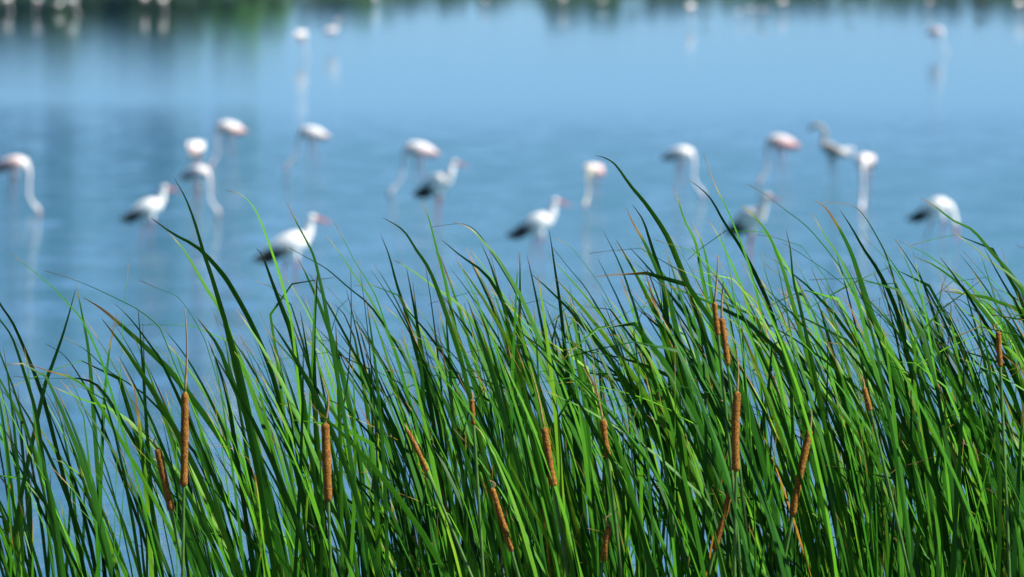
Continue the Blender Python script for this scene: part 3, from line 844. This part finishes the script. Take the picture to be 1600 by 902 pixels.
# --- the blades that stand against the water, traced tip first: (pixels, width in px, label)
T = [
 ([(18,397),(45,418),(83,450),(105,473),(128,500),(150,545),(170,600)],9,'cattail whose dark blade tip is the highest near the left edge, below the feeding flamingo'),
 ([(70,423),(110,435),(148,450),(190,470),(215,483),(245,507),(262,540)],9,'cattail with a long thin blade sweeping left, tip below and left of the leftmost stork'),
 ([(200,412),(199,435),(195,465),(192,500)],6,'cattail with a short pale upright tip below the leftmost stork'),
 ([(217,437),(245,450),(275,462),(295,485),(315,520),(330,560)],8,'cattail with a pale bending blade over the fine dry stalk on the left'),
 ([(235,340),(270,365),(310,388),(345,425),(365,455),(395,510),(420,570),(440,640)],10,'tall cattail whose blade tip touches the feet of the leftmost stork'),
 ([(272,278),(290,310),(305,350),(318,395),(330,430),(345,480),(358,530)],11,'tall cattail whose tip ends just right of the leftmost stork\'s bill'),
 ([(263,363),(290,395),(322,450),(345,485),(365,540),(390,600)],11,'tall cattail with tip just below the legs of the leftmost stork'),
 ([(352,297),(378,305),(400,330),(420,380),(440,440),(455,500),(462,560),(468,620)],10,'tall cattail with hooked pale tip between two white storks on the left'),
 ([(119,443),(128,490),(138,545),(143,600),(150,700)],10,'cattail with a stiff upright blade crossed by one leaning right, at left'),
 ([(118,452),(108,490),(96,530),(80,575),(66,620)],10,'cattail whose dark blade leans right against the wind, near the left edge'),
 ([(-30,420),(0,475),(20,505),(40,550),(60,600),(78,660)],11,'cattail leaning in at the left edge, upper of two parallel blades'),
 ([(-35,455),(0,500),(20,530),(40,590),(55,640),(65,700)],11,'cattail leaning in at the left edge, lower of two parallel blades'),
 ([(130,465),(155,480),(180,500),(230,545),(270,585),(320,650),(370,730)],12,'cattail with a long broad blade sweeping left above the leftmost seed heads'),
 ([(180,475),(205,500),(235,540),(262,585)],8,'cattail with an orange withered tip above the leftmost seed heads'),
 ([(215,478),(218,510),(222,560),(226,620)],8,'cattail with a short upright dark tip above the leftmost seed heads'),
 ([(183,490),(172,540),(165,600),(160,680)],10,'cattail with a dark upright blade leaning slightly right, left of the seed heads'),
 ([(100,527),(135,548),(170,580),(230,620),(290,690),(350,770)],12,'cattail with a broad blade starting at a dark arched tip on the left'),
 ([(20,588),(60,592),(100,592),(140,596),(180,640)],7,'cattail with a blade broken to lie level near the left edge'),
 ([(40,567),(75,580),(120,595),(160,640)],8,'cattail with a yellow-orange blade tip near the left edge'),
 ([(80,603),(130,625),(175,640),(225,680),(290,760)],12,'cattail with a low broad pale blade sweeping left at lower left'),
 ([(70,537),(100,555),(125,590),(150,640)],9,'cattail with an arched mid-green blade at the left above water gaps'),
 ([(253,510),(285,550),(310,590),(340,650),(370,730)],12,'cattail with a dark blade arching just left of the fine dry stalk'),
 ([(308,497),(340,540),(360,590),(385,650),(410,740)],13,'cattail with a broad dark blade rising right of the fine dry stalk'),
 ([(325,532),(340,570),(355,620),(365,680)],11,'cattail with a dark blade below the broad one right of the dry stalk'),
 ([(340,470),(350,495),(365,540),(380,600),(395,680)],10,'cattail with a straight blade left of the largest stork\'s feet'),
 ([(400,388),(410,400),(425,440),(440,480),(455,520),(466,580)],11,'cattail whose dark hooked tip crosses the largest stork\'s black tail'),
 ([(448,317),(462,345),(478,375),(490,400),(500,440),(512,500)],9,'cattail whose light blade tip crosses the largest stork\'s neck'),
 ([(452,387),(480,403),(510,420),(545,450),(580,480),(620,540),(650,600)],10,'cattail with a long blade sweeping left across the largest stork\'s breast'),
 ([(510,367),(530,395),(550,425),(580,470),(610,530),(632,600)],9,'cattail with a slim blade right of the largest stork, lower of two'),
 ([(523,348),(540,380),(555,410),(580,450),(600,500)],9,'cattail with a slim blade right of the largest stork, upper of two'),
 ([(598,340),(630,360),(650,390),(670,420),(690,470),(710,530),(730,600)],9,'tall cattail with curving tip left of the dark-winged stork\'s feet'),
 ([(595,367),(608,400),(620,445),(640,510)],9,'cattail with a dark straight tip left of the dark-winged stork\'s feet'),
 ([(612,405),(640,420),(680,450),(720,480),(760,540)],8,'cattail with a low sweeping blade left of the dark-winged stork\'s feet'),
 ([(660,312),(668,335),(675,360),(685,400),(700,460)],8,'tall cattail whose brown tip touches the dark-winged stork\'s tail'),
 ([(672,355),(700,351),(725,350),(745,362),(765,390),(790,430),(815,480)],8,'cattail with a tip bent level under the dark-winged stork'),
 ([(710,347),(735,357),(755,378),(775,400),(800,440),(830,500)],10,'cattail arching left from beside the dark-winged stork\'s feet'),
 ([(690,375),(720,400),(760,430),(790,480),(812,530)],11,'cattail with two-toned blade under the dark-winged stork'),
 ([(752,382),(765,410),(775,440),(790,490)],8,'cattail with a short brown tip between two storks in mid lake'),
 ([(548,418),(549,470),(548,530),(543,600),(530,680)],10,'cattail with a blackish upright blade between the first seed head and centre'),
 ([(497,412),(494,460),(490,540),(492,620),(495,700)],11,'cattail with a blackish upright blade directly above the isolated seed head'),
 ([(810,393),(808,430),(806,470),(803,540),(800,600)],11,'cattail with a blunt broken-off upright blade below the middle stork'),
 ([(930,243),(945,247),(962,258),(985,290),(1010,320),(1040,365),(1060,410),(1080,460),(1100,520),(1112,570)],11,'tallest cattail right of centre, curling pale tip beside a flamingo\'s back'),
 ([(1051,290),(1060,315),(1070,345),(1085,375),(1095,420)],10,'cattail with a brown needle tip under the grey-winged flamingo'),
 ([(1100,242),(1108,265),(1120,295),(1135,325),(1150,360),(1165,400),(1180,450)],11,'tall straight cattail right of the grey-winged flamingo'),
 ([(1070,280),(1085,287),(1110,310),(1130,345),(1150,375),(1165,400),(1190,450),(1215,520)],11,'tall cattail arching past the left side of the front-facing stork'),
 ([(978,325),(990,350),(1010,385),(1030,430),(1045,470),(1058,520)],11,'cattail of a close pair right of centre, left blade of the two'),
 ([(988,320),(1005,345),(1018,385),(1035,440),(1042,500)],11,'cattail of a close pair right of centre, right blade of the two'),
 ([(943,362),(960,395),(975,430),(985,460),(1000,510)],8,'cattail with a pale slim blade over the gap of open water right of centre'),
 ([(868,373),(890,385),(915,415),(940,450),(960,490),(985,540)],8,'cattail with a thin arched blade right of the middle stork'),
 ([(858,360),(862,385),(867,420),(873,460),(880,520)],9,'cattail with an upright blade just right of the middle stork'),
 ([(862,385),(890,420),(915,450),(940,490),(965,540)],10,'cattail with a light blade crossing an upright one right of the middle stork'),
 ([(1025,375),(1050,383),(1085,395),(1120,430),(1150,480)],9,'cattail with a level-bent blade under the grey-winged flamingo'),
 ([(1080,347),(1095,375),(1105,410),(1110,450),(1118,510)],12,'cattail with a very dark blade left of the tallest seed heads'),
 ([(1105,340),(1120,365),(1140,405),(1155,440),(1175,500)],11,'cattail with a dark blade left of the front-facing stork\'s wing'),
 ([(1168,288),(1190,300),(1230,330),(1262,355),(1300,400),(1330,450)],9,'tall cattail whose tip arches left over the front-facing stork\'s head'),
 ([(1156,320),(1175,335),(1200,365),(1215,400),(1232,450)],9,'cattail whose blade crosses the front-facing stork\'s breast'),
 ([(1272,313),(1290,325),(1310,355),(1330,395),(1345,440),(1365,500),(1390,560)],12,'tall broad-bladed cattail below the grey preening flamingo'),
 ([(1268,333),(1290,370),(1310,400),(1330,440),(1348,500)],11,'cattail with brown tip just left of the tall broad-bladed one'),
 ([(1312,328),(1330,355),(1350,390),(1370,420),(1395,470),(1412,530)],10,'cattail with slim dark tip left of the dusky flamingo\'s feet'),
 ([(1288,316),(1310,318),(1335,323),(1352,340),(1370,370),(1385,400),(1400,450),(1412,510)],10,'cattail with a withered level tip under the dusky flamingo'),
 ([(1350,370),(1380,400),(1410,440),(1440,500)],10,'cattail with a dark blade under the dusky flamingo\'s feet'),
 ([(1405,377),(1440,393),(1480,420),(1520,450),(1560,500),(1590,560)],11,'cattail with a broad blade sweeping left below the bending stork'),
 ([(1437,308),(1460,322),(1490,345),(1520,360),(1550,395),(1580,430),(1610,480)],9,'tall cattail whose blade crosses the bending stork\'s back'),
 ([(1485,360),(1520,385),(1550,410),(1590,440),(1620,490)],9,'cattail whose tip meets the bending stork\'s bill'),
 ([(1538,388),(1555,420),(1575,455),(1600,500)],10,'cattail with brown tip near the right edge below the long sweeping one'),
 ([(1430,402),(1460,415),(1500,445),(1540,490),(1575,550)],10,'cattail with yellow-tipped blade under the bending stork\'s feet'),
 ([(1228,360),(1235,390),(1240,440),(1255,500)],9,'cattail with a short upright brown tip right of the front-facing stork'),
 ([(1588,383),(1610,395),(1640,430),(1665,480)],8,'cattail whose tip just enters at the right edge'),
 ([(1190,395),(1200,440),(1225,500),(1250,570)],13,'cattail with a broad dark blade right of the topmost seed heads'),
 ([(870,600),(900,598),(960,610),(1010,625),(1060,650),(1120,700)],11,'cattail with a long pale blade lying nearly level in mid thicket'),
 ([(872,548),(920,550),(990,565),(1050,590),(1100,620),(1170,680),(1230,760)],10,'cattail with a very long blade crossing the thicket from an orange tip'),
 ([(612,578),(650,586),(680,597),(705,625),(722,680)],9,'cattail with a yellow-green tip bent level in the thicket left of centre'),
 ([(1020,805),(1040,790),(1065,780),(1095,778),(1130,785),(1180,810),(1240,850)],8,'cattail with an arching blade bowed over at the bottom of the thicket'),
 ([(905,880),(930,878),(965,880),(1000,885),(1040,902)],7,'cattail with a level pale blade at the bottom edge of the thicket'),
 ([(1200,588),(1215,570),(1232,558),(1236,600),(1238,680)],9,'cattail with a yellow-green blade snapped over near the right seed head'),
 ([(1470,488),(1480,474),(1486,478),(1484,510),(1478,580)],9,'cattail with a light green snapped blade tip on the right'),
]
for pts, wpx, lab in T:
    Y = random.uniform(18.6, 20.4)
    W = [at(x, y, Y) for x, y in pts]          # tip first
    last, prev = W[-1], W[-2]
    d = (last - prev)
    th = math.atan2(d.x, -d.z)                 # lean to the left going up
    th = max(R(-25), min(R(38), th))
    gz = GROUND_Z(Y)
    ext = []
    q = last.copy()
    steps = 7
    dz = (q.z - gz) / steps
    for k in range(steps):
        a = th * (1 - (k + 1) / steps) ** 2 + R(1)
        q = q + Vector((math.tan(a) * dz, random.gauss(0, .008), -dz))
        ext.append(q.copy())
    allp = W + ext
    allp.reverse()
    base = allp[0].copy()
    base.z = gz - .03
    nn = 26
    # denser sampling in the traced part
    cm = catmull([tuple(p) for p in allp], 12 + 3 * len(pts))
    drift = random.gauss(0, .12)
    P = []
    for i, p in enumerate(cm):
        v = Vector(p)
        P.append(v)
    P = [p - base for p in P]
    t = thing('cattail_plant', lab, 'cattail', base, G_FILL)
    f = facing()
    add_leaf(t, base, P, wpx * .78 / FPX * Y, random.uniform(.12, .5) if 'yellow' not in lab and 'pale' not in lab else random.uniform(.48, .60), f, tipfade=random.uniform(.24, .36))
    extra_leaves(t, Y, base, random.choice((3, 3, 4, 5)))
    plants.append(t)

# --- seed-head plants: (top px, bottom px, width px, stalk top px or None, label)
SP = [
 ((289,612),(287,762),15,(289,482),'cattail with a brown seed head under a long fine dry stalk, on the left'),
 ((246,700),(268,800),14,None,'cattail with a tilted orange-brown seed head, lowest of the left pair'),
 ((508,660),(513,785),16,(503,590),'cattail with an isolated dark seed head standing upright left of centre'),
 ((850,667),(866,762),14,(828,572),'cattail with a slanting seed head under a thin bent stalk near the centre'),
 ((942,655),(950,715),13,(925,570),'cattail with a short seed head just right of the slanting one near the centre'),
 ((1116,472),(1122,524),11,(1122,400),'cattail with the topmost seed head, upper of a close pair'),
 ((1127,497),(1137,572),12,(1130,440),'cattail with the second highest seed head, lower of a close pair'),
 ((1152,611),(1150,738),15,(1151,545),'cattail with a long upright seed head above another that leans right'),
 ((1147,742),(1116,862),13,None,'cattail with a seed head leaning right at the bottom, below an upright one'),
 ((1266,670),(1238,808),14,(1268,640),'cattail with a long seed head leaning right, in the right thicket'),
 ((952,822),(942,878),13,None,'cattail with a dark seed head near the bottom edge, right of centre'),
 ((737,624),(740,664),10,None,'cattail with a small seed head deep in the thicket near the centre'),
 ((1350,606),(1360,642),11,None,'cattail with a small tilted seed head in the right thicket'),
 ((1560,518),(1563,574),11,(1558,505),'cattail with a narrow seed head close to the right edge'),
 ((768,762),(800,864),11,None,'cattail with a thin seed head tilting left, low down'),
 ((636,672),(668,738),9,None,'cattail with a thin brown seed head tilting left, left of centre'),
]
def spike_plant(top, bot, wpx, stalk, lab):
    Y = random.uniform(18.1, 18.5)
    a, b = at(*top, Y), at(*bot, Y)
    gz = GROUND_Z(Y)
    ax = (a - b).normalized()
    lean = math.atan2(-ax.x, ax.z)
    # stem curve from ground to the foot of the seed head
    q, pts = b.copy(), [b.copy()]
    dz = (b.z - gz) / 8
    for k in range(8):
        an = lean * (1 - (k + 1) / 8)
        q = q + Vector((math.tan(an) * dz, .004, -dz))
        pts.append(q.copy())
    pts.reverse()
    base = pts[0].copy()
    base.z = gz - .03
    t = thing('cattail_plant', lab, 'cattail', base, 'cattail plants bearing seed heads')
    bm = bmesh.new()
    loft(bm, catmull([(*(p - base), .0055 - .002 * i / 9, .0055 - .002 * i / 9) for i, p in enumerate(pts + [a])], 20), seg=8)
    me = finish(bm, 'stem')
    me.materials.append(M_STEM)
    link_obj('stem', me, t)
    # seed head: slightly lumpy cylinder with rounded ends
    bm = bmesh.new()
    r = wpx * random.uniform(.38, .43) / FPX * Y
    n, sg = 30, 14
    la, lb = a - base, b - base
    bend = Vector((random.gauss(0, .002), 0, 0))
    rings = []
    for i in range(n):
        u = i / (n - 1)
        rr = r * min(1, math.sqrt(max(0.03, 1 - max(0, (abs(u - .5) - .455) / .045) ** 2))) * (1 + .05 * math.sin(u * 9 + wpx) + .06 * math.sin(u * 23 + wpx * 3) * random.random() + random.gauss(0, .022))
        p = lb.lerp(la, u) + bend * math.sin(u * math.pi)
        rings.append((*p, rr, rr))
    loft(bm, rings, seg=sg)
    for v in bm.verts:
        v.co += Vector((random.gauss(0, .0003), random.gauss(0, .0003), 0))
    me = finish(bm, 'seed_head')
    me.materials.append(M_SPIKE)
    link_obj('seed_head', me, t)
    if stalk is None:
        s1 = a + ax * random.uniform(.015, .04)
    else:
        s1 = at(*stalk, Y)
    mid = (a + s1) / 2 + Vector((random.gauss(0, .006), 0, 0))
    bm = bmesh.new()
    loft(bm, catmull([(*(a - ax * .004 - base), .0032, .0032), (*(mid - base), .0024, .0024), (*(s1 - base), .0010, .0010)], 12), seg=6)
    me = finish(bm, 'dry_stalk')
    me.materials.append(M_STALK)
    link_obj('dry_stalk', me, t)
    # its own leaves grow from the foot, kept behind the head
    extra_leaves(t, Y, base + Vector((0, .05, 0)), 2)
for s in SP:
    spike_plant(*s)

# --- the rest of the bed
random.seed(21)
N_FILL, made = 225, 0
lab_fill = 'green cattail without a seed head, its blades mixed among its neighbours in the bed'
tries = 0
while made < N_FILL and tries < 20000:
    tries += 1
    Y = random.uniform(18.2, 21.2)
    px = random.uniform(-450, 2150)
    if random.random() > interp(DEN, px - 60) / 1.3:
        continue
    X = (px - 800) / FPX * Y
    base = Vector((X + .12, Y, GROUND_Z(Y) - .03))
    t = thing('cattail_plant', lab_fill, 'cattail', base, G_FILL)
    extra_leaves(t, Y, base, random.choice((9, 10, 10, 11)))
    made += 1
print('objects', len(bpy.data.objects))
